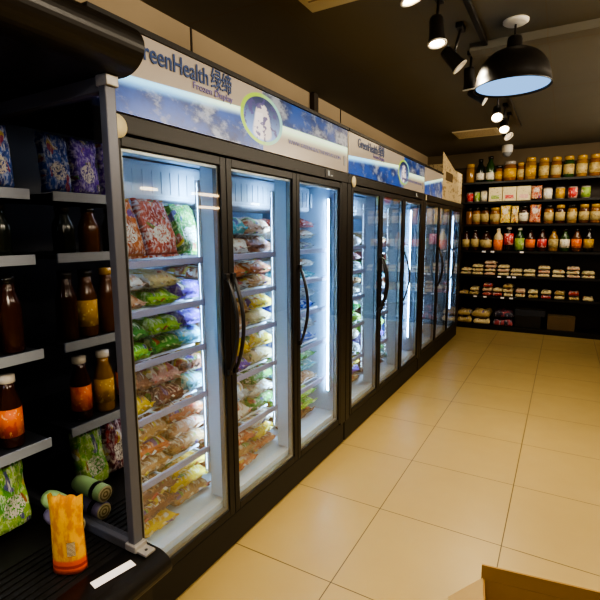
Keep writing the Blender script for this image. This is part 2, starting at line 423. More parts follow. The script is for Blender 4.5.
da_ = lambda d: d[0]
def make_freezer(y0, y1, doors, which, sign_y1=None, with_text=1, circ=None):
    F = empty('display_freezer', (0, (y0 + y1) / 2, 0))
    P = empty  # noqa
    Y = (y0 + y1) / 2
    def b(name, mb, m, parent=None):
        o = mb.build(name, m, parent or F)
        if parent is None: o.location = (0, -Y, 0)
        return o
    top = 1.84
    # outer shell
    sh = MB()
    sh.box(-.70, -.036, y0, y0 + .035, .03, top); sh.box(-.70, -.036, y1 - .035, y1, .03, top)
    sh.box(-.70, -.66, y0 + .035, y1 - .035, .03, top); sh.box(-.66, -.036, y0 + .035, y1 - .035, top - .05, top)
    sh.box(-.66, -.036, y0 + .035, y1 - .035, .10, .14)
    # corner stiles in the door plane
    sh.box(-.036, -.002, y0, doors[0][0] - .003, .16, 1.84); sh.box(-.036, -.002, doors[-1][1] + .003, y1 - .002, .16, 1.84)
    b('cabinet', sh, M['black'])
    b('plinth', MB().box(-.66, -.035, y0 + .01, y1 - .01, 0, .10).box(-.04, -.012, y0 + .005, y1 - .005, .012, .165, 0, .004), M['plinth'])
    b('header_rail', MB().box(-.036, .002, y0, y1 - .002, 1.782, 1.842, 0, .003), M['head'])
    # liner
    ln = MB(); a, c = y0 + .036, y1 - .036
    ln.box(-.655, -.64, a, c, .145, 1.785); ln.box(-.64, -.04, a, a + .012, .145, 1.785); ln.box(-.64, -.04, c - .012, c, .145, 1.785)
    ln.box(-.64, -.04, a + .012, c - .012, .145, FLOOR_Z); ln.box(-.64, -.04, a + .012, c - .012, 1.765, 1.785)
    b('inner_liner', ln, M['liner'])
    ev = MB().box(-.62, -.24, a + .03, c - .03, 1.60, 1.76, 0, .02)
    for k in range(int((c - a) / .05)):
        ev.box(-.239, -.236, a + .05 + k * .05, a + .075 + k * .05, 1.63, 1.72, 1)
    b('evaporator_cover', ev, [M['wire'], M['wire']])
    b('sill', MB().box(-.085, -.041, a + .013, c - .013, FLOOR_Z, FLOOR_Z + .012), M['wire'])
    # mullions
    nd = len(doors)
    for i in range(nd - 1):
        g = (doors[i][1] + doors[i + 1][0]) / 2
        mu = b('mullion', MB().box(-.125, -.04, g - .022, g + .022, FLOOR_Z + .013, 1.764, 0, .003), M['liner'])
    for i in range(nd):
        g = (doors[i][1] + (doors[i + 1][0] if i < nd - 1 else doors[i][1])) / 2
        yy = g - .019 if i < nd - 1 else y1 - .06
        xo = -.028 if i < nd - 1 else 0
        lt = b('light_tube', MB().box(-.112 + xo, -.098 + xo, yy - .008, yy + .008, .36 if i < nd - 1 else .38, 1.69)
               .box(-.120 + xo, -.1122 + xo, yy - .0115, yy - .0085, .36, 1.69), M['wire'])  # thin fin added to block the glow towards the camera
        em = MB()
        if i < nd - 1: em.box(-.1145 + xo, -.1125 + xo, yy - .006, yy + .012, .37, 1.68)
        else: em.box(-.1145, -.1125, yy - .006, yy + .006, .39, 1.68).box(-.110, -.100, yy - .0105, yy - .0085, .39, 1.68)
        em.build('glowing_face', M['led_' + which], lt)
        yl = (y0 + .06) if i == 0 else (doors[i - 1][1] + da_(doors[i])) / 2 + .012
        l2 = b('light_tube', MB().box(-.138, -.128, yl - .006, yl + .006, .36, 1.69), M['wire'])  # second tube out of sight, added to light mullion sides and bag fronts
        MB().box(-.140, -.1385, yl - .005, yl + .005, .37, 1.68).box(-.137, -.129, yl + .0065, yl + .008, .37, 1.68).build('glowing_face', M['led_' + which], l2)
    # doors
    for i, (da, db) in enumerate(doors):
        d = MB(); fw = .036
        z0, z1 = .178, 1.776
        fl_ = .058 if (i == 0 and which == 'nearest') else fw
        d.box(-.034, 0, da, da + fl_, z0, z1, 0, .003); d.box(-.034, 0, db - fw, db, z0, z1, 0, .003)
        d.box(-.034, 0, da + fl_, db - fw, z0, z0 + fw, 0, .003); d.box(-.034, 0, da + fl_, db - fw, z1 - fw, z1, 0, .003)
        D = b('door', d, M['frame'])
        ga, gb, gz0, gz1 = da + fl_, db - fw, z0 + fw, z1 - fw
        MB().box(-.008, -.005, ga, gb, gz0, gz1).build('glass_pane', M['glass'], D)
        sp = MB(); w = .012
        for (p, q, r, s_) in ((ga + .002, ga + w, gz0, gz1), (gb - w, gb - .002, gz0, gz1), (ga + w, gb - w, gz0, gz0 + w), (ga + w, gb - w, gz1 - w, gz1)):
            sp.box(-.031, -.012, p, q, r, s_)
        sp.build('glazing_spacer', M['alu'], D)
        gs = MB(); w2 = .03
        for (p, q, r, s_) in ((ga - .012, ga + w2 - .024, gz0 + .003, gz1 - .003), (gb - w2 + .024, gb + .012, gz0 + .003, gz1 - .003)):
            gs.box(-.0375, -.0345, p, q, r, s_)
        gs.build('gasket', M['dark'], D)
        handle(db - .02 if i == 0 else da + .02, 1, D)
    # shelves
    for i, (da, db) in enumerate(doors):
        sa, sb = da + .027, db - .027
        if i == 0: sa = y0 + .055
        if i == nd - 1: sb = y1 - .072
        for z in SHELF_Z:
            s = MB()
            for k in range(9):
                x = -.135 - k * .055
                s.box(x - .004, x + .004, sa, sb, z - .012, z - .002)
            for k in range(3):
                yy = sa + .03 + (sb - sa - .06) * k / 2
                s.box(-.60, -.125, yy - .005, yy + .005, z - .02, z - .012)
            o = b('shelf', s, M['wire'])
            MB().box(-.125, -.115, sa, sb, z - .022, z + .006, 0, .003).build('price_rail', M['rail'], o)
    # sign
    s1 = sign_y1 or y1 - .004
    hs = MB().box(-.26, -.012, y0 + .002, s1, 1.843, 2.11).box(-.27, .008, y0 + .002, s1, 2.108, 2.126)
    sg = b('sign_box', hs, M['head'])
    pl = MB(); pl.quad((0.0, y0 + .004, 1.846), (0.0, s1 - .004, 1.846), (0.0, s1 - .004, 2.107), (0.0, y0 + .004, 2.107))
    pl.box(-.012, -.0005, y0 + .004, s1 - .004, 1.846, 2.107, 1)
    W = s1 - y0
    pl.build('sign_panel', [banner_mat(circ), M['white']], sg)
    if with_text:
        k = W / 1.86
        text('GreenHealth', .084, y0 + .152 * k, 2.032, sg, M['ink'], 'brand_lettering', width=.372 * k, bold=.0009)
        text('绿缔', .085, y0 + .540 * k, 2.034, sg, M['ink'], 'brand_lettering', width=.128 * k, bold=.0009)
        text('Frozen Display', .036, y0 + .438 * k, 2.001, sg, M['ink2'], 'subtitle_lettering', width=.235 * k)
        text('WWW.GREENHEALTHDISPLAY.COM', .03, y0 + 1.12 * k, 1.912, sg, M['ink3'], 'web_address_lettering', width=.62 * k)
        MB().box(.0005, .002, s1 - .065, s1 - .04, 1.885, 1.945).build('sticker', M['grey'], sg)
        tm = MB().box(.003, .006, y1 - .33, y1 - .22, 1.79, 1.835, 0, .001)
        t2 = b('thermometer', tm, M['black'])
        MB().box(.0062, .0068, y1 - .30, y1 - .275, 1.80, 1.828).box(.0062, .0068, y1 - .262, y1 - .235, 1.80, 1.806).build('digit', M['seg'], t2)
        by = y0 + .085
        b('round_badge', MB().lathe([(0, .003), (.036, .003), (.036, .006), (0, .0065)], 24, (0, by, 1.80), 0, None, 'x'), M['cream'])
    else:
        b('sticker', MB().box(.003, .0045, y0 + .05, y0 + .085, 1.785, 1.84), M['cream'])
    return F

D1 = [(.965, 1.543), (1.546, 2.123), (2.126, 2.704)]
D2 = [(2.852, 3.430), (3.433, 4.010), (4.013, 4.590)]
D3 = [(4.715, 5.325), (5.328, 5.945), (5.948, 6.565)]
f1 = make_freezer(.925, 2.785, D1, 'nearest', circ=((1.825 - .93) / 1.85, .52, .093, .43))
tag(f1, 'black three-door display freezer nearest the camera, whole GreenHealth sign', 'freezer', 'display freezers along the left wall')
f2 = make_freezer(2.79, 4.648, D2, 'middle', circ=((3.97 - 2.79) / 1.85, .50, .085, .40))
tag(f2, 'black three-door display freezer in the middle of the row', 'freezer', 'display freezers along the left wall')
f3 = make_freezer(4.655, 6.66, D3, 'farthest', sign_y1=5.42, with_text=0, circ=(1.6, .5, .08, .4))
tag(f3, 'black three-door display freezer farthest away, carton on top', 'freezer', 'display freezers along the left wall')

# ------------------------------------------------------------------ bags
def bag_mesh(seed, L, W, T, upright=False):
    r = random.Random(seed); nx, ny = 22, 16
    ph = [r.uniform(0, 6.28) for _ in range(8)]; fr = [r.uniform(2, 9) for _ in range(8)]
    m = MB(); V = {}
    def h(u, v):
        a = max(0, 1 - abs(2 * u - 1) ** 7) ; bb = max(0, 1 - abs(2 * v - 1) ** 7)
        k = a ** .42 * bb ** .4
        w = .20 * sin(fr[0] * u + ph[0]) * sin(fr[1] * v + ph[1]) + .09 * sin(2.2 * fr[2] * u + 1.7 * fr[3] * v + ph[2]) + .06 * sin(3.1 * fr[4] * v - 2 * fr[5] * u + ph[3])
        w += .05 * sin(19 * u + 11 * v + ph[7]) + .04 * sin(23 * v - 13 * u + ph[2]) * sin(17 * u + ph[4])
        return k * (1 + w)
    for side in (0, 1):
        for i in range(nx + 1):
            for j in range(ny + 1):
                u, v = i / nx, j / ny
                edge = i in (0, nx) or j in (0, ny)
                if side == 1 and edge: V[1, i, j] = V[0, i, j]; continue
                pin = 1 - .10 * (1 - abs(2 * u - 1) ** 2) if True else 1
                x = (u - .5) * L + .008 * sin(7 * v + ph[4]) * (abs(2 * u - 1) ** 2)
                y = (v - .5) * W * (.93 + .07 * abs(2 * u - 1) ** 2) + .006 * sin(9 * u + ph[5])
                e = .5 * T * .35 * (abs(2 * u - 1) ** 4)
                zz = T * (.30 + .70 * h(u, v)) if side == 0 else T * .30 * (1 - h(u, v) ** .5)
                if edge: zz = T * .30 + .15 * T * sin(fr[6] * (u + v) * 2 + ph[6])
                V[side, i, j] = len(m.v); m.v.append((x, y, max(0, zz)))
    for side in (0, 1):
        for i in range(nx):
            for j in range(ny):
                q = [(i, j), (i + 1, j), (i + 1, j + 1), (i, j + 1)]
                m.face([V[side, a, b] for a, b in q], 0, [(a / nx, b / ny) for a, b in q], True)
    mz = max(q[2] for q in m.v); m.v = [(a, b, c / mz) for a, b, c in m.v]
    return m.mesh('food_bag', [BAG['white']])
BM = [bag_mesh(10 + k, 1, 1, 1) for k in range(8)]
def fin_mesh(seed):
    m = MB(); r = random.Random(seed)
    n = 14
    for i in range(n + 1):
        y = (i / n - .5); z = .34 + .10 * sin(i * 1.9 + seed) + .05 * sin(i * 3.7)
        m.v += [(.0, y, z), (.035, y * 1.01, z + .05 * sin(i * 2.3 + seed)), (.035, y * 1.01, z + .02 + .05 * sin(i * 2.3 + seed)), (0, y, z + .04)]
    for i in range(n):
        for a, b in ((0, 1), (1, 2), (2, 3), (3, 0)):
            m.face((4 * i + a, 4 * i + 4 + a, 4 * i + 4 + b, 4 * i + b), 0, [(.9, i / n)] * 4)
    m.face((0, 1, 2, 3)); m.face((4 * n, 4 * n + 3, 4 * n + 2, 4 * n + 1))
    return m.mesh('sealed_edge', [BAG['white']])
FM = [fin_mesh(3), fin_mesh(8)]

def setmat(o, m):
    o.material_slots[0].link = 'OBJECT'; o.material_slots[0].material = m
def bag(color, loc, size, rot=(0, 0, 0), label=None, group=None, cat='bag', name='frozen_food_bag', fin=True, k=None):
    o = add(name, BM[rnd.randrange(len(BM)) if k is None else k], None, loc, rot)
    o.scale = size; setmat(o, BAG[color])
    tag(o, label, cat, group)
    if fin:
        for s in (1, -1):
            e = add('sealed_edge', FM[0 if s > 0 else 1], o, (.497 * s, 0, 0), (0, 0, 0 if s > 0 else pi))
            setmat(e, BAG[color])
    return o
ORD = ['top', 'second', 'third', 'fourth', 'fifth', 'bottom']
DW = ['left', 'middle', 'right']
LV = [['bottom'], ['bottom', 'top'], ['bottom', 'middle', 'top'], ['bottom', 'second', 'third', 'top'], ['bottom', 'second', 'third', 'fourth', 'top']]
USED = {}
def uniq(l):
    USED[l] = USED.get(l, 0) + 1
    return l
def fill(doors, fi, fname, y0, y1, spec, fin):
    """spec[door][level] = list of columns, each a list of colours from the bottom up; a leading '/' stands the bag up"""
    nd = len(doors); gname = 'frozen food in the %s freezer' % fname
    for di, (da, db) in enumerate(doors):
        sa = da + (.095 if fi == 0 else .13)
        sb = (y1 - .10) if di == nd - 1 else db + (.05 if fi == 0 else .08)
        for li, cols in enumerate(spec[di]):
            if not cols: continue
            z = (SHELF_Z + [FLOOR_Z + .012])[li]; fx = 0
            nc = len(cols); w = (sb - sa) / nc
            cname = ['only'] if nc == 1 else (['left', 'right'] if nc == 2 else ['left', 'middle', 'right'])
            for ci, col in enumerate(cols):
                yc = sa + w * (ci + .5)
                zz = z + .001
                for bi, c in enumerate(col):
                    st = c.startswith('/'); c = c.lstrip('/')
                    pos = '%s stack, %s' % (cname[ci], LV[len(col) - 1][bi]) if len(col) > 1 else '%s one' % cname[ci]
                    if nc == 1: pos = 'stack %s' % LV[len(col) - 1][bi] if len(col) > 1 else 'alone'
                    lab = '%s %s bag, %s shelf, %s door of %s freezer, %s' % (cn(c), 'upright' if st else 'frozen food', ORD[li], DW[di], fname, pos)
                    if st:
                        hh = .235 + rnd.uniform(-.02, .02); W = w * .93; T = .05
                        tilt = radians(22 + rnd.uniform(-3, 5))
                        o = bag(c, (0, 0, 0), (hh, W, T), (0, 0, 0), lab, gname, fin=fin)
                        # stand up: long axis along z, leaning back; printed face (+z local) to +x
                        R = Matrix.Rotation(rnd.uniform(-.12, .25), 4, 'Z') @ Matrix.Rotation(-tilt, 4, 'Y') @ Matrix.Rotation(pi / 2, 4, 'Y').inverted() @ Matrix.Rotation(pi, 4, 'Z')
                        R = Matrix.Rotation(rnd.uniform(-.12, .2), 4, 'Z') @ Matrix(((sin(tilt) * -1, 0, cos(tilt), 0), (0, -1, 0, 0), (cos(tilt), 0, sin(tilt), 0), (0, 0, 0, 1)))
                        o.rotation_euler = R.to_euler()
                        o.location = (-.20 - .012 * ci, yc, z + .5 * hh * cos(tilt) + .014)
                        continue
                    L = .33 + rnd.uniform(-.03, .05); W = w * rnd.uniform(.86, .91)
                    avail = ([1.60] + SHELF_Z)[li] - z - .032
                    T = min(.115, avail / max(1.6, len(col) + .1)) * rnd.uniform(.92, 1.0)
                    rz = pi + rnd.uniform(-.11, .11) * min(1, .2 / W); ry = rnd.uniform(-.02, .02)
                    bag(c, ((-.165 if ci == nc - 1 else (-.142 if li < 5 else -.122)) - L / 2 - rnd.uniform(0, .012), yc, zz), (L, W, T), (0, 0, rz), lab, gname, fin=fin)
                    zz += T * 1.02 + .002
SP1 = [
 [ [['/orange'], ['/red'], ['/green']], [['peach', 'white'], ['lime', 'cream'], ['purple']], [['lime', 'green'], ['green', 'lime'], ['teal', 'purple']],
   [['yellow', 'brown'], ['maroon', 'pink'], ['teal', 'brown']], [['tan', 'orange', 'tan'], ['tan', 'peach', 'orange']], [['yellow', 'brown', 'brown'], ['tan', 'yellow', 'yellow']] ],
 [ [['white', 'teal'], ['brown', 'peach']], [['grey', 'orange'], ['tan', 'orange']], [['peach', 'tan'], ['cream', 'yellow']],
   [['purple', 'yellow'], ['cream', 'yellow']], [['white', 'grey'], ['green', 'white', 'green']], [['orange', 'tan', 'orange'], ['orange', 'yellow', 'white']] ],
 [ [['grey', 'white', 'red']], [['teal', 'white']], [['blue', 'grey']], [['blue', 'grey']], [['tan', 'teal', 'green']], [['brown', 'lime', 'lime']] ],
]
SP2 = [
 [ [['white']], [['grey', 'pink']], [['white', 'tan']], [['lime', 'green']], [['grey', 'white']], [['tan', 'purple', 'yellow']] ],
 [ [['tan']], [['green', 'white']], [['white', 'teal']], [['brown', 'white']], [['purple', 'lime']], [['maroon', 'grey', 'green']] ],
 [ [['grey']], [['red']], [['orange']], [['grey']], [['blue']], [['teal']] ],
]
SP3 = [
 [ [['pink']], [['white', 'white']], [['yellow', 'yellow']], [['red']], [['pink']], [['grey', 'white']] ],
 [ [['yellow']], [['peach', 'red']], [['orange']], [['red']], [['maroon']], [['grey', 'white']] ],
 [ [['blue']], [['grey']], [['pink']], [['blue']], [['red']], [['brown']] ],
]
fill(D1, 0, 'nearest', .925, 2.785, SP1, True)
fill(D2, 1, 'middle', 2.79, 4.648, SP2, False)
fill(D3, 2, 'farthest', 4.655, 6.66, SP3, False)

# ------------------------------------------------------------------ open cooler at the left edge
CY0, CY1 = -1.4, .90
C = empty('open_cooler', (-.25, -.25, 0)); OFF = (.25, .25, 0)
tag(C, 'black open-front cooler at the left edge with mirrored glass end', 'cooler')
def cb(name, mb, m, parent=None):
    o = mb.build(name, m, parent or C)
    if parent is None: o.location = OFF
    return o
cb('base_cabinet', MB().box(-.76, .155, CY0, CY1 + .012, .0, .40), M['black'])
bp = []
for k in range(13):
    a = -pi / 2 + pi * k / 12
    bp.append((.175 + .07 * cos(a), .435 + .042 * sin(a)))
bp += [(.10, .477), (.10, .393)]
cb('bumper', MB().prism(bp, 'y', CY0, CY1 + .02, 0, True), M['black'])
dk = MB().box(-.70, .10, CY0, CY1, .40, .462)
for k in range(9):
    dk.box(-.16 + k * .026, -.148 + k * .026, CY0, CY1 - .04, .462, .467)
cb('deck', dk, M['plinth'])
cb('back_panel', MB().box(-.76, -.70, CY0, CY1, .40, 1.90), M['dark'])
cp = [(-.76, 1.90), (.05, 1.893)] + [(.15 + .09 * cos(radians(a)), 1.957 + .065 * sin(radians(a))) for a in range(-96, 97, 8)] + [(.05, 2.026), (-.76, 2.03)]
cb('canopy', MB().prism(cp, 'y', CY0, CY1 + .02, 0), M['black'])
cb('canopy_light', MB().box(-.12, -.06, CY0 + .1, .55, 1.872, 1.892), M['coolled'])
fr = MB()
fr.box(.112, .140, CY1 - .034, CY1, .50, 1.895, 0, .003)
fr.box(-.70, .112, CY1 - .03, CY1 - .004, .464, .495, 0, .003)
fr.box(-.70, -.67, CY1 - .034, CY1, .495, 1.895, 0, .003)
fr.box(-.67, .112, CY1 - .03, CY1 - .004, 1.85, 1.892, 0, .003)
sf = cb('side_frame', fr, M['post'])
MB().box(.104, .152, CY1 - .042, CY1 + .006, .4775, .502, 0, .004).box(.15, .192, CY1 - .036, CY1 + .004, .4785, .487, 0, .002).lathe([(0, .4885), (.005, .4885), (.005, .4865)], 10, (.172, CY1 - .016, 0), 1).lathe([(0, .5035), (.006, .5035), (.006, .501)], 10, (.128, CY1 - .018, 0), 1).build('foot_bracket', [M['bracket'], M['black']], sf)
MB().box(.104, .150, CY1 - .036, CY1 + .004, 1.862, 1.893, 0, .003).build('top_bracket', M['bracket'], sf)
cb('side_glass', MB().box(-.67, .112, CY1 - .012, CY1 - .008, .495, 1.85), M['sideglass'])
CSZ = [.775, 1.085, 1.395, 1.60]
for z in CSZ:
    o = cb('shelf', MB().box(-.66, -.235, CY0 + .05, CY1 - .05, z - .014, z), M['dark'])
    MB().box(-.235, -.227, CY0 + .05, CY1 - .05, z - .026, z + .006).build('price_rail', M['grey'], o)
    MB().box(-.262, -.242, CY0 + .1, .62, z - .022, z - .016).build('shelf_light', M['coolled'], o)
lb = cb('price_label', MB().box(-.016, .016, -.062, .062, 0, .0012), M['paper'])
lb.location = (.160 + .25, .772 + .25, .4782); lb.rotation_euler = (0, 0, radians(-12))

def lathe_thing(name, prof, mis, mats, label, cat, group, loc, parts=()):
    o = MB().lathe(prof, 18, (0, 0, 0), 0, mis).build(name, mats)
    o.location = loc; tag(o, label, cat, group)
    for pn, pr, pm in parts:
        MB().lathe(pr, 18).build(pn, pm, o)
    return o
def bottle(loc, r, h, mbody, mcap, mlabel, label, group, neck=.36, name='bottle', lab=(.16, .55)):
    prof = [(0, 0), (r * .9, 0), (r, .02 * h + .003), (r, h * .58), (r * .85, h * .68), (r * neck, h * .80), (r * neck, h * .93), (0, h * .93)]
    parts = [('cap', [(0, h), (r * neck * 1.12, h), (r * neck * 1.15, h * .9), (r * neck * .9, h * .89)], mcap)]
    if mlabel: parts.append(('paper_label', [(r * 1.005, h * lab[0]), (r * 1.02, h * lab[0]), (r * 1.02, h * lab[1]), (r * 1.005, h * lab[1])], mlabel))
    return lathe_thing(name, prof, None, [mbody], label, 'bottle', group, loc, parts)
def jar(loc, r, h, mbody, mcap, mlabel, label, group, name='jar'):
    prof = [(0, 0), (r * .92, 0), (r, .01), (r, h * .74), (r * .8, h * .84), (0, h * .84)]
    parts = [('lid', [(0, h), (r * .84, h), (r * .88, h * .97), (r * .88, h * .82), (r * .75, h * .82)], mcap)]
    if mlabel: parts.append(('paper_label', [(r * 1.005, h * .15), (r * 1.02, h * .15), (r * 1.02, h * .62), (r * 1.005, h * .62)], mlabel))
    return lathe_thing(name, prof, None, [mbody], label, 'jar', group, loc, parts)

# cooler contents, mirrored in the end glass
gC = 'drinks and snacks on the cooler shelves'
rowspec = [
 (0, [(.46, 'greenoil', 'whitecap', 'labelgreen'), (.56, 'sauce', 'silver', 'labelorange'), (.66, 'oil', 'whitecap', 'labelyellow'), (.76, 'sauce', 'whitecap', 'labelorange')], .24, 'lowest'),
 (1, [(.44, 'amber', 'lid', 'labelorange'), (.53, 'amber', 'lid', None), (.62, 'amber', 'gold', None), (.71, 'amber', 'lid', 'labelyellow'), (.79, 'sauce', 'lid', None)], .25, 'second lowest'),
 (2, [(.48, 'cola', 'redcap', None), (.58, 'darkglass', 'lid', None), (.68, 'amber', 'lid', None), (.78, 'darkglass', 'lid', None)], .165, 'second highest'),
]
for si, items, hh, nm in rowspec:
    for k, (y, mb_, mc, ml) in enumerate(items):
        bottle((-.295, y, CSZ[si] + .001), .036, hh, M[mb_], M[mc], M[ml] if ml else None,
               '%s bottle with %s cap on the %s cooler shelf, %s from the glass' % (
                   dict(greenoil='green', sauce='dark brown', oil='yellow', amber='amber', cola='black', darkglass='blackish green')[mb_],
                   dict(whitecap='white', silver='silver', lid='black', gold='gold', redcap='red')[mc], nm, ['first', 'second', 'third', 'fourth', 'fifth'][len(items) - 1 - k]), gC, neck=.6)
for k, (y, c) in enumerate([(.56, 'purple'), (.68, 'purple'), (.79, 'blue')]):
    o = bag(c, (-.32, y, CSZ[3] + .105), (.20, .105, .05), (0, 0, 0), '%s snack pouch standing on the highest cooler shelf, %s from the glass' % (c, ['third', 'second', 'first'][k]), gC, fin=False, name='snack_pouch', cat='pouch')
    o.rotation_euler = Matrix(((-.1, 0, 1), (0, -1, 0), (1, 0, .1))).to_euler()
for k, (y, c, x) in enumerate([(.60, 'maroon', -.36), (.735, 'lime', -.34)]):
    o = bag(c, (x, y, .465 + .135), (.24, .125, .07), (0, 0, 0), '%s snack pouch standing on the cooler deck behind the biscuit rolls' % cn(c), gC, fin=False, name='snack_pouch', cat='pouch')
    o.rotation_euler = Matrix(((-.15, 0, 1), (0, -1, 0), (1, 0, .15))).to_euler()
def roll(loc, body, lab):
    t = MB().lathe([(0, -.16), (.026, -.155), (.031, -.13), (.031, -.004), (.028, 0)], 20, (0, 0, 0), 0, None, 'x').build('biscuit_roll', M[body], None, loc)
    MB().lathe([(.0285, 0), (.0265, .002), (0, .002)], 20, (0, 0, 0), 0, None, 'x').build('roll_end', M['rollend'], t)
    MB().lathe([(.0315, -.05), (.032, -.045), (.032, -.035), (.0315, -.03)], 20, (0, 0, 0), 0, None, 'x').build('paper_band', M['black'], t)
    tag(t, lab, 'roll', 'biscuit rolls on the cooler deck')
M['mint'] = plain('mint_wrap', '#a9c98a', .3, 0, .15, 30); M['lilac'] = plain('lilac_wrap', '#9a8fae', .3, 0, .15, 30)
roll((-.10, .838, .499), 'lilac', 'lilac-wrapped biscuit roll lying on the cooler deck')
roll((-.095, .832, .563), 'mint', 'mint-green wrapped biscuit roll lying on the lilac roll')
# yellow pouch standing on the deck
yp = MB(); nx, nz = 12, 16; hgt = .235; wd = .105
for side in (1, -1):
    for i in range(nz + 1):
        for j in range(nx + 1):
            v = i / nz; u = j / nx
            th = .032 * (1 - abs(2 * u - 1) ** 2.5) ** .6 * (1 - v ** 3) ** .7 if 0 < j < nx else 0
            wave = .004 * sin(u * 26) * (v ** 8)
            yp.v.append(((u - .5) * wd * (1 - .06 * sin(pi * v)), -side * (th + .001) + wave, v * hgt + (.005 * sin(u * 21) if i == nz else 0)))
n1 = (nx + 1) * (nz + 1)
for s in (0, 1):
    for i in range(nz):
        for j in range(nx):
            a = s * n1 + i * (nx + 1) + j
            q = (a, a + 1, a + nx + 2, a + nx + 1)
            yp.face(q, 0, [(j / nx, i / nz), ((j + 1) / nx, i / nz), ((j + 1) / nx, (i + 1) / nz), (j / nx, (i + 1) / nz)], True)
for j in range(nx): yp.face((j, j + 1, n1 + j + 1, n1 + j)); 
o = yp.build('drink_pouch', M['yellowpouch'], None, (.012, .735, .468), (0, 0, radians(28)))
tag(o, 'yellow and orange pouch standing on the black cooler deck', 'pouch')

# ------------------------------------------------------------------ shelving on the back wall
BX0, BX1, BY = -.14, 2.3, 7.28
BZ = [.075, .515, .825, 1.19, 1.575, 1.905, 2.19]
Bk = empty('shelving_unit', (.5, 7.5, 0)); tag(Bk, 'tall black shelving unit of groceries across the back wall', 'shelving unit')
def bb(name, mb, m):
    o = mb.build(name, m, Bk); o.location = (-.5, -7.5, 0); return o
bb('back_panel', MB().box(BX0, BX1, 7.66, 7.69, .05, 2.22), M['shelfback'])
for x in (BX0, 1.08, BX1 - .03):
    bb('upright', MB().box(x, x + .03, 7.60, 7.66, 0, 2.25), M['shelfblack'])
tags = {1: (.10, .24, .48, .60), 2: (.42, .55, .62), 3: (.19, .31, .70), }
for k, z in enumerate(BZ):
    s = MB().box(BX0, BX1, BY, 7.60, z - .03, z)
    if k == 0: s.box(BX0, BX1, BY + .02, 7.6, 0, z - .03)
    o = bb('shelf', s, M['shelfblack'])
    for x in tags.get(k, ()):
        MB().box(x, x + .05, BY - .003, BY - .0005, z - .028, z - .004).build('price_tag', M['paper'], o)
gB = lambda k: 'groceries on the back shelf, level %d' % k
RN = {0: 'bottom', 1: 'second lowest', 2: 'third lowest', 3: 'fourth lowest', 4: 'third highest', 5: 'second highest', 6: 'highest'}
def bl(s, k, where): return '%s on the %s back shelf, %s' % (s, RN[k], where)
yb = 7.36
z = BZ[6] + .001
G6 = 'bottles and jars on the highest back shelf'
jar((-.04, yb, z), .062, .27, M['oil'], M['gold'], None, 'yellow jar on the highest back shelf, leftmost', G6)
bottle((.10, yb, z), .058, .33, M['darkglass'], M['lid'], M['labelwhite'], 'dark green bottle on the highest back shelf, beside the yellow jar', G6, .5, lab=(.1, .4))
bottle((.235, yb, z), .06, .36, M['greenoil'], M['lid'], M['labelwhite'], 'tallest green bottle on the highest back shelf, white label low down', G6, .5, lab=(.08, .36))
jar((.355, yb, z), .05, .22, M['honey'], M['lid'], M['labelyellow'], 'small honey jar on the highest back shelf, right of the tallest green bottle', G6)
jar((.50, yb, z), .085, .27, M['honey'], M['silver'], M['labelyellow'], 'wide jar with yellow label on the highest back shelf below the camera', G6)
jar((.64, yb, z), .045, .24, M['honey'], M['gold'], M['labelcream'], 'slim amber jar on the highest back shelf, right of the wide jar', G6)
jar((.765, yb, z), .07, .30, M['oil'], M['gold'], M['labelyellow'], 'tall yellow jar on the highest back shelf near the right edge', G6)
for k, x in enumerate((.93, 1.08, 1.23, 1.38, 1.53)):
    jar((x, yb, z), .065, .28, M[('oil', 'honey', 'greenoil', 'oil', 'honey')[k]], M['gold'], M['labelcream'], '%s jar with gold lid on the highest back shelf, %s past the tall yellow jar' % (('yellow', 'amber', 'green', 'yellow', 'amber')[k], ('first', 'second', 'third', 'fourth', 'fifth')[k]), G6)
z = BZ[5] + .001; G5 = 'tins and boxes on the second highest back shelf'
def can(loc, r, h, m, ml, lab, grp):
    lathe_thing('tin_can', [(0, 0), (r, 0), (r, h), (r * .9, h - .004), (0, h - .004)], None, [m], lab, 'can', grp, loc,
                [('paper_label', [(r * 1.005, h * .08), (r * 1.02, h * .08), (r * 1.02, h * .9), (r * 1.005, h * .9)], ml)])
can((-.03, yb, z), .045, .14, M['silver'], M['labelred'], 'tin with reddish label on the second highest back shelf, leftmost', G5)
can((.07, yb, z), .04, .15, M['silver'], M['labelgreen'], 'tin with green label on the second highest back shelf, second from left', G5)
can((.165, yb, z), .045, .16, M['silver'], M['labelwhite'], 'tin with pale label on the second highest back shelf, beside the cream boxes', G5)
def carton(loc, sx, sy, sz, m, lab, grp, cat='box', rot=0, name='cardboard_box'):
    o = MB().box(-sx / 2, sx / 2, -sy / 2, sy / 2, 0, sz, 0).build(name, m, None, loc, (0, 0, rot))
    MB().box(-sx / 2 + .002, sx / 2 - .002, -.012, .012, sz + .0002, sz + .001).build('tape_strip', M['pale'], o)
    return tag(o, lab, cat, grp)
for k, x in enumerate((.325, .513, .70)):
    o = carton((x, 7.40, z), .178, .14, .20, M['teabox'], 'cream printed box on the second highest back shelf, %s of three' % ('left', 'middle', 'right')[k], G5)
    MB().quad((-.055, -.0706, .035), (.055, -.0706, .035), (.055, -.0706, .085), (-.055, -.0706, .085)).build('printed_picture', M[('labelgreen', 'labelred', 'pinkpic')[k]], o)
def standing(c, x, yb_, z, w, h, lab, grp, t=.07, k=0):
    z += .008
    o = bag(c, (x, yb_, z + h / 2), (h, w, t), (0, 0, 0), lab, grp, fin=False, name='food_pouch', cat='pouch', k=k)
    o.rotation_euler = Matrix(((0, 1, 0), (-.06, 0, -1), (-1, 0, .06))).to_euler()
    return o
standing('orange', .86, 7.36, z, .14, .19, 'orange pouch on the second highest back shelf, beside the right cream box', G5)
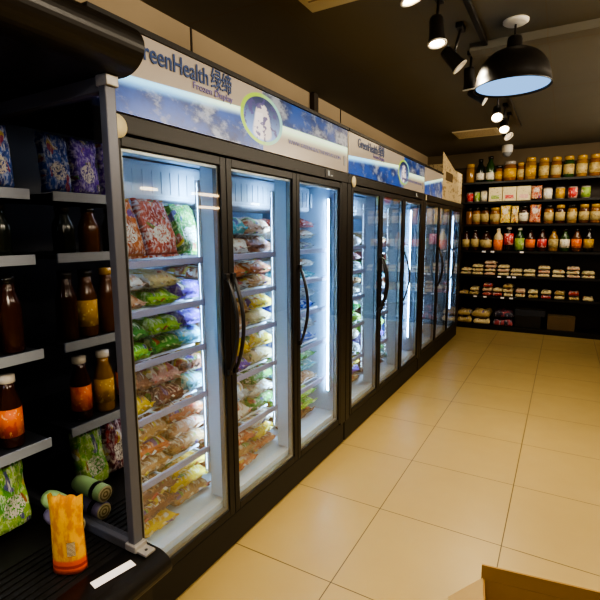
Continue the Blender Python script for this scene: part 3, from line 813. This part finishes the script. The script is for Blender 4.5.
for k, x in enumerate((1.0, 1.15, 1.30, 1.45)):
    can((x, yb, z), .055, .16, M['silver'], M[('labelwhite', 'labelyellow', 'labelred', 'labelgreen')[k]], 'tin with %s label on the second highest back shelf, right of the orange pouch' % ('pale', 'yellow', 'red', 'green')[k], G5)
z = BZ[4] + .001; G4 = 'jars and pouches on the third highest back shelf'
jar((-.03, yb, z), .05, .24, M['honey'], M['lid'], None, 'plain amber jar on the third highest back shelf, leftmost', G4)
jar((.075, yb, z), .058, .25, M['honey'], M['lid'], M['labelcream'], 'amber jar with cream label on the third highest back shelf, second from left', G4)
jar((.195, yb, z), .058, .25, M['amber'], M['lid'], M['labelcream'], 'dark amber jar with cream label on the third highest back shelf, third from left', G4)
jar((.335, yb, z), .07, .24, M['honey'], M['gold'], M['labelcream'], 'wide amber jar with gold lid on the third highest back shelf', G4)
standing('yellow', .475, 7.36, z, .145, .26, 'wider yellow pouch on the third highest back shelf, left of its slim neighbour', G4, k=2)
standing('yellow', .60, 7.36, z, .10, .25, 'slim yellow pouch on the third highest back shelf', G4, k=5)
jar((.715, yb, z), .062, .25, M['sauce'], M['lid'], M['labelwhite'], 'dark brown jar with pale label on the third highest back shelf', G4)
standing('orange', .86, 7.36, z, .15, .26, 'orange pouch on the third highest back shelf, right of the dark brown jar', G4, k=1)
for k, x in enumerate((1.03, 1.17, 1.31, 1.45, 1.58)):
    jar((x, yb, z), .06, .25, M[('honey', 'sauce', 'oil', 'amber', 'honey')[k]], M[('lid', 'gold', 'lid', 'gold', 'gold')[k]], M['labelcream'], '%s jar with %s lid on the third highest back shelf, right of the orange pouch' % (('honey', 'brown', 'yellow', 'dark', 'golden')[k], ('black', 'gold', 'black', 'gold', 'gold')[k]), G4)
z = BZ[3] + .001; G3 = 'bottles on the fourth lowest back shelf'
bottle((-.06, yb, z), .055, .30, M['sauce'], M['lid'], M['labelcream'], 'brown bottle with cream label on the middle back shelf, leftmost', G3, .5)
bottle((.07, yb, z), .062, .31, M['sauce'], M['lid'], M['labelcream'], 'brown bottle with cream label on the middle back shelf, second from left', G3, .5)
bottle((.225, yb, z), .085, .29, M['sauce'], M['lid'], M['labelcream'], 'widest brown bottle with cream label on the middle back shelf', G3, .5)
bottle((.395, yb, z), .065, .33, M['pale'], M['whitecap'], M['labelorange'], 'grey-topped bottle with orange label on the middle back shelf', G3, .4, lab=(.02, .48))
bottle((.535, yb, z), .065, .345, M['cola'], M['whitecap'], M['labelred'], 'tall black bottle with red and white label on the middle back shelf', G3, .5, lab=(.25, .72))
bottle((.68, yb, z), .062, .33, M['greenoil'], M['whitecap'], M['labelgreen'], 'green bottle with white cap and green label on the middle back shelf', G3, .45, lab=(.05, .55))
bottle((.82, yb, z), .062, .30, M['sauce'], M['lid'], M['labelorange'], 'brown bottle with orange label on the middle back shelf near the right edge', G3, .45)
for k, x in enumerate((.97, 1.11, 1.25, 1.39, 1.53)):
    bottle((x, yb, z), .06, .31, M[('sauce', 'oil', 'greenoil', 'amber', 'cola')[k]], M['lid'], M[('labelred', 'labelcream', 'labelwhite', 'labelorange', 'labelyellow')[k]],
           '%s bottle with %s label on the middle back shelf, past the photographed bottles' .replace('past the photographed bottles', 'towards the right end') % (('brown', 'yellow', 'green', 'amber', 'black')[k], ('red', 'cream', 'white', 'orange', 'yellow')[k]), G3, .45)
# white flour-like bags, level 2
z = BZ[2] + .001; G2 = 'pale bags on the third lowest back shelf'
cols = [(-.03, ['cream', 'cream']), (.135, ['cream', 'cream', 'cream']), (.31, ['rose', 'cream', 'rose', 'rose']), (.49, ['cream', 'rose', 'cream']), (.665, ['cream', 'cream']), (.84, ['cream', 'cream']), (1.02, ['cream', 'rose', 'cream']), (1.20, ['cream', 'cream']), (1.38, ['rose', 'cream', 'rose']), (1.56, ['cream', 'cream'])]
WN = ['leftmost', 'second', 'third', 'fourth', 'fifth', 'sixth', 'seventh', 'eighth', 'ninth', 'tenth']
for ci, (x, st) in enumerate(cols):
    zz = z
    for bi, c in enumerate(st):
        t = .052
        bag(c, (x, 7.42, zz), (.24, .162, t), (0, 0, pi / 2 + rnd.uniform(-.05, .05)), '%s flour bag on the third lowest back shelf, %s stack, %s' % (cn(c), WN[ci], LV[len(st) - 1][bi]), G2, fin=False, name='flour_bag')
        zz += t + .002
z = BZ[1] + .001; G1 = 'bags on the second lowest back shelf'
cols = [(-.05, ['wheat']), (.10, ['wheat', 'cream']), (.285, ['red', 'rose', 'red']), (.43, ['red', 'cream']), (.57, ['cream', 'cream', 'wheat']), (.735, ['cream', 'rose']), (.90, ['wheat', 'cream']), (1.07, ['red', 'cream']), (1.24, ['cream', 'wheat']), (1.41, ['wheat', 'red']), (1.58, ['cream'])]
for ci, (x, st) in enumerate(cols):
    zz = z
    for bi, c in enumerate(st):
        t = .062
        bag(c, (x, 7.42, zz), (.24, .135, t), (0, 0, pi / 2 + rnd.uniform(-.07, .07)), '%s bag on the second lowest back shelf, %s stack, %s' % (cn(c), (WN + ['eleventh'])[ci], LV[len(st) - 1][bi]), G1, fin=False, name='grain_bag')
        zz += t + .002
z = BZ[0] + .001; G0 = 'rice bags on the bottom back shelf'
bag('wheat', (-.02, 7.44, z), (.30, .22, .11), (0, 0, pi / 2), 'tan rice bag on the bottom back shelf, left of the bigger pair, lower', G0, fin=False, name='rice_bag', k=1)
bag('wheat', (-.03, 7.44, z + .112), (.30, .2, .09), (0, 0, pi / 2), 'tan rice bag on the bottom back shelf against the freezer, upper', G0, fin=False, name='rice_bag', k=3)
bag('cream', (.225, 7.44, z), (.30, .25, .10), (0, 0, pi / 2 + .05), 'cream rice bag on the bottom back shelf under a tan one', G0, fin=False, name='rice_bag', k=2)
bag('wheat', (.215, 7.44, z + .102), (.30, .27, .13), (0, 0, pi / 2 - .05), 'plump tan rice bag on top of a pale one, bottom back shelf', G0, fin=False, name='rice_bag', k=4)
M['darkprint'] = print_mat('dark_printed_sack', '#2a2434', '#a04850', '#d8d4dc', 3, 3, .52, .35)
for k in range(2):
    o = bag('black', (.53, 7.40, z + k * .122), (.24, .29, .12), (0, 0, pi / 2), '%s black printed rice bag on the bottom back shelf' % ('lower', 'upper')[k], 'black printed rice bags', fin=False, name='rice_bag', k=5 + k)
    setmat(o, M['darkprint'])
carton((.86, 7.44, z), .34, .24, .17, M['black'], 'black carton on the bottom back shelf, under the flat one', 'black cartons on the bottom back shelf')
carton((.74, 7.47, z + .29), .0001 + .01, .01, .01, M['black'], 'x', None) if False else None
carton((.88, 7.44, z + .173), .40, .24, .09, M['dark'], 'flat dark carton on top of the black one, bottom back shelf', 'black cartons on the bottom back shelf')
carton((1.28, 7.44, z), .34, .24, .2, M['browncard'], 'brown carton on the bottom back shelf', None)

# ------------------------------------------------------------------ boxes on top of the far freezer
bx = MB().box(-.34, -.012, 5.46, 6.60, 1.846, 2.235)
o = bx.build('carton', M['cartonprint']); tag(o, 'pale printed carton with raised flap on top of the farthest freezer', 'carton')
fl = MB(); fl.prism([(5.46, 2.236), (6.12, 2.236), (5.50, 2.36), (5.46, 2.37)], 'x', -.018, -.012)
fl.build('flap', M['cartonprint'], o)
MB().box(-.011, -.0105, 5.62, 6.0, 2.07, 2.17).build('printed_stripe', M['browncard'], o)
carton((-.48, 4.98, 1.846), .30, .62, .36, M['browncard'], 'brown carton lying behind the sign of the farthest freezer', None, 'carton', 0, 'carton')

# ------------------------------------------------------------------ open cardboard box in the foreground
bxo = empty('cardboard_box', (1.085, 1.45, 0), (0, 0, radians(9)))
tag(bxo, 'open brown cardboard box on the floor at the bottom right corner', 'box')
bw = MB(); t_ = .006; hz = .352; wx, wy = .46, .36
bw.box(0, t_, -wy, 0, 0, hz); bw.box(wx - t_, wx, -wy, 0, 0, hz); bw.box(t_, wx - t_, -t_, 0, 0, hz); bw.box(t_, wx - t_, -wy, -wy + t_, 0, hz); bw.box(t_, wx - t_, -wy + t_, -t_, 0, t_)
bw.build('box_body', M['cardin'], bxo)
MB().box(-.005, wx, -t_, 0, hz + .001, hz + .05).build('flap', M['cardin'], bxo)
MB().prism([(0, hz), (-.10, hz - .10), (-.104, hz - .096), (0, hz + .006)], 'y', -wy, -.004).build('flap', M['card'], bxo)

# ------------------------------------------------------------------ ceiling fixtures
def spot_fixture(name, head, aim, bulb, label, power, spread=40):
    hd = Vector(head); d = Vector(aim).normalized()
    Fx = empty(name, (hd.x, hd.y, H)); tag(Fx, label, 'spotlight', 'track spotlights on the ceiling')
    base = Vector((hd.x, hd.y, H))
    st = MB().box(-.02, .02, -.05, .05, -.03, -.001, 0, .004)
    st.tube([(0, 0, -.03), tuple((hd - base) - d * .06)], .008, 8)
    st.build('arm', M['black'], Fx)
    q = d.to_track_quat('-Z', 'Y').to_euler()
    h = MB().lathe([(0, .13), (.03, .13), (.036, .115), (.040, .03), (.046, 0), (.046, -.004)], 22).build('lamp_head', M['black'], Fx, tuple(hd - base), q)
    MB().lathe([(.046, -.004), (.050, -.006), (.050, -.012), (.040, -.012), (.038, .012)], 22).build('trim_ring', M['white'], h)
    MB().lathe([(.0375, .006), (.03, .004), (0, .003)], 22).build('bulb', M[bulb], h)
    if power:
        L = bpy.data.lights.new('spot_lamp', 'SPOT'); L.energy = power; L.color = (1, .88, .65); L.spot_size = radians(spread * 2); L.spot_blend = .6; L.shadow_soft_size = .05
        lo = bpy.data.objects.new('spot_lamp', L); COL.objects.link(lo); lo.parent = Fx; lo.location = (hd - base) + d * .03; lo.rotation_euler = q
    return Fx
SPW = 34
FILL_W = 34
spots = [
 ((.609, 2.06, 2.45), (.25, .1, -1), 'bulb', 'ceiling spotlight glowing at the top edge of the frame', SPW),
 ((.593, 2.58, 2.45), (.10, -.12, -1), 'bulb', 'glowing ceiling spotlight, largest lit ring in view', SPW),
 ((.623, 3.00, 2.45), (.65, .15, -.75), 'bulbdim', 'tilted ceiling spotlight with a dim ring, left of the pendant', SPW * .6),
 ((.605, 3.48, 2.45), (.05, .25, -1), 'bulbdim', 'dim ceiling spotlight just below left of the pendant rim', SPW * .6),
 ((.656, 3.80, 2.45), (.9, .1, -.55), 'bulbdim', 'ceiling spotlight turned edge-on beneath the pendant', SPW * .6),
 ((.664, 4.447, 2.45), (.12, -.75, -.8), 'bulb', 'brightest glowing ceiling spotlight between pendant and back shelves', SPW),
 ((.663, 4.987, 2.45), (.15, -.65, -.8), 'bulb', 'second bright ceiling spotlight, just past the brightest one', SPW),
 ((.662, 5.364, 2.45), (.6, -.45, -.8), 'bulbdim', 'small dim-ringed ceiling spotlight nearest the back shelves', SPW * .5),
]
for s in spots: spot_fixture('track_spotlight', s[0], s[1], s[2], s[3], s[4])
tr = MB().box(.70, .73, 1.0, 6.0, H - .03, H - .001, 0, .003).build('lighting_track', M['black'])
tag(tr, 'black lighting track running along the ceiling above the spotlights', 'track')
def lamp(loc, aim, power, size=1.2, spread=65):  # lamp alone, no fixture built
    L = bpy.data.lights.new('ceiling_lamp', 'SPOT'); L.energy = power; L.color = (1, .88, .66); L.spot_size = radians(spread * 2); L.spot_blend = .8; L.shadow_soft_size = size * .1
    o = bpy.data.objects.new('ceiling_lamp', L); COL.objects.link(o); o.location = loc; o.rotation_euler = Vector(aim).to_track_quat('-Z', 'Y').to_euler()
for y in (-.6, .5, 1.3): lamp((.9, y, 2.5), (.1, .1, -1), 42)
for y in (-.5, 1.2, 2.6, 4.0, 5.6): lamp((2.2, y, 2.5), (-.1, 0, -1), 40 if y < 2 else 24)
for y in (-.8, 1.6, 3.8, 5.8):  # unseen area lights, added as fill for left wall, signs and ceiling
    L = bpy.data.lights.new('up_light', 'AREA'); L.energy = FILL_W; L.color = (1, .87, .68); L.shape = 'RECTANGLE'; L.size = 1.2; L.size_y = .16
    o = bpy.data.objects.new('up_light', L); COL.objects.link(o); o.location = (2.7, y, 2.52); o.rotation_euler = Vector((-1, 0, .12)).to_track_quat('-Z', 'Y').to_euler()
for x in (.2, 1.0, 1.8): lamp((x, 6.2, 2.5), (0, .75, -.6), 18, 1, 50)  # added to brighten the back shelves, with no fixture there

# pendant
pc = (.912, 3.103)
Pn = empty('pendant_lamp', (pc[0], pc[1], 2.68)); tag(Pn, 'black dome pendant lamp with bluish white opening hanging from the ceiling', 'lamp')
MB().lathe([(0, -.002), (.07, -.002), (.07, -.012), (.055, -.022), (0, -.024)], 28).build('ceiling_rose', M['white'], Pn)
MB().tube([(0, 0, -.02), (0, 0, -.12)], .006).build('cord', M['black'], Pn)
MB().lathe([(0, -.09), (.035, -.09), (.04, -.10), (.045, -.17), (.055, -.19)], 24).build('neck', M['black'], Pn)
dm = [(.05, -.175)] + [(.05 + .21 * sin(a * pi / 2 / 10) ** .9, -.175 - .215 * (1 - cos(a * pi / 2 / 10)) ) for a in range(1, 11)] + [(.268, -.40), (.262, -.40), (.252, -.385)]
dm = [(r * .80, z * .93) for r, z in dm]
MB().lathe(dm, 40).build('shade', M['black'], Pn)
MB().lathe([(.201, -.361), (.12, -.359), (0, -.359)], 40).build('diffuser', M['pend'], Pn)


# security camera
sc_ = empty('security_camera', (.455, 7.3, 2.68)); tag(sc_, 'white dome security camera hanging from the ceiling above the back shelves', 'camera')
MB().lathe([(0, -.001), (.07, -.001), (.075, -.012), (.072, -.09), (.066, -.10)], 24).build('housing', M['white'], sc_)
MB().lathe([(.06, -.10)] + [(.06 * cos(a * pi / 16), -.10 - .06 * sin(a * pi / 16)) for a in range(1, 8)] + [(0, -.16)], 24).build('dome', M['grey'], sc_)
# vents
for (x0, x1, y0, y1, lab) in ((-.05, .44, 1.85, 2.40, 'beige ceiling vent panel at the top edge of the frame'), (-.04, .47, 5.98, 6.42, 'beige ceiling vent panel near the back shelves')):
    v = MB().box(x0, x1, y0, y1, H - .014, H - .001, 0, .004).build('ceiling_vent', M['vent']); tag(v, lab, 'vent', 'ceiling vents')
    sl = MB()
    for k in range(6): sl.box(x0 + .04, x1 - .04, y0 + .05 + k * (y1 - y0 - .1) / 6, y0 + .06 + k * (y1 - y0 - .1) / 6, H - .017, H - .0142)
    sl.build('louvre', M['wallbeige'], v)

# ------------------------------------------------------------------ world, camera, view
w = bpy.data.worlds.new('World'); SC.world = w; w.use_nodes = True
w.node_tree.nodes['Background'].inputs[0].default_value = (.9, .72, .5, 1); w.node_tree.nodes['Background'].inputs[1].default_value = .05
f_, yaw, pitch, roll_ = 456.144, .5219, -.1458, -.0057
Fv = Vector((-sin(yaw) * cos(pitch), cos(yaw) * cos(pitch), sin(pitch)))
R0 = Vector((cos(yaw), sin(yaw), 0)); U0 = R0.cross(Fv)
Rv = cos(roll_) * R0 + sin(roll_) * U0; Uv = -sin(roll_) * R0 + cos(roll_) * U0
cam = bpy.data.cameras.new('camera'); cam.sensor_width = 36; cam.lens = 36 * f_ / 600; cam.clip_start = .02
co = bpy.data.objects.new('camera', cam); COL.objects.link(co)
mw = Matrix((Rv, Uv, -Fv)).transposed().to_4x4(); mw.translation = Vector((1.2401, 0, 1.4644))
co.matrix_world = mw; SC.camera = co
SC.cycles.use_denoising = True
try: SC.cycles.denoiser = 'OPENIMAGEDENOISE'
except Exception: pass
SC.cycles.max_bounces = 10; SC.cycles.transparent_max_bounces = 16; SC.cycles.sample_clamp_indirect = 6
SC.view_settings.view_transform = 'AgX'
SC.view_settings.look = 'AgX - High Contrast'
SC.view_settings.exposure = .17
dup = [k for k, v in USED.items() if v > 1]
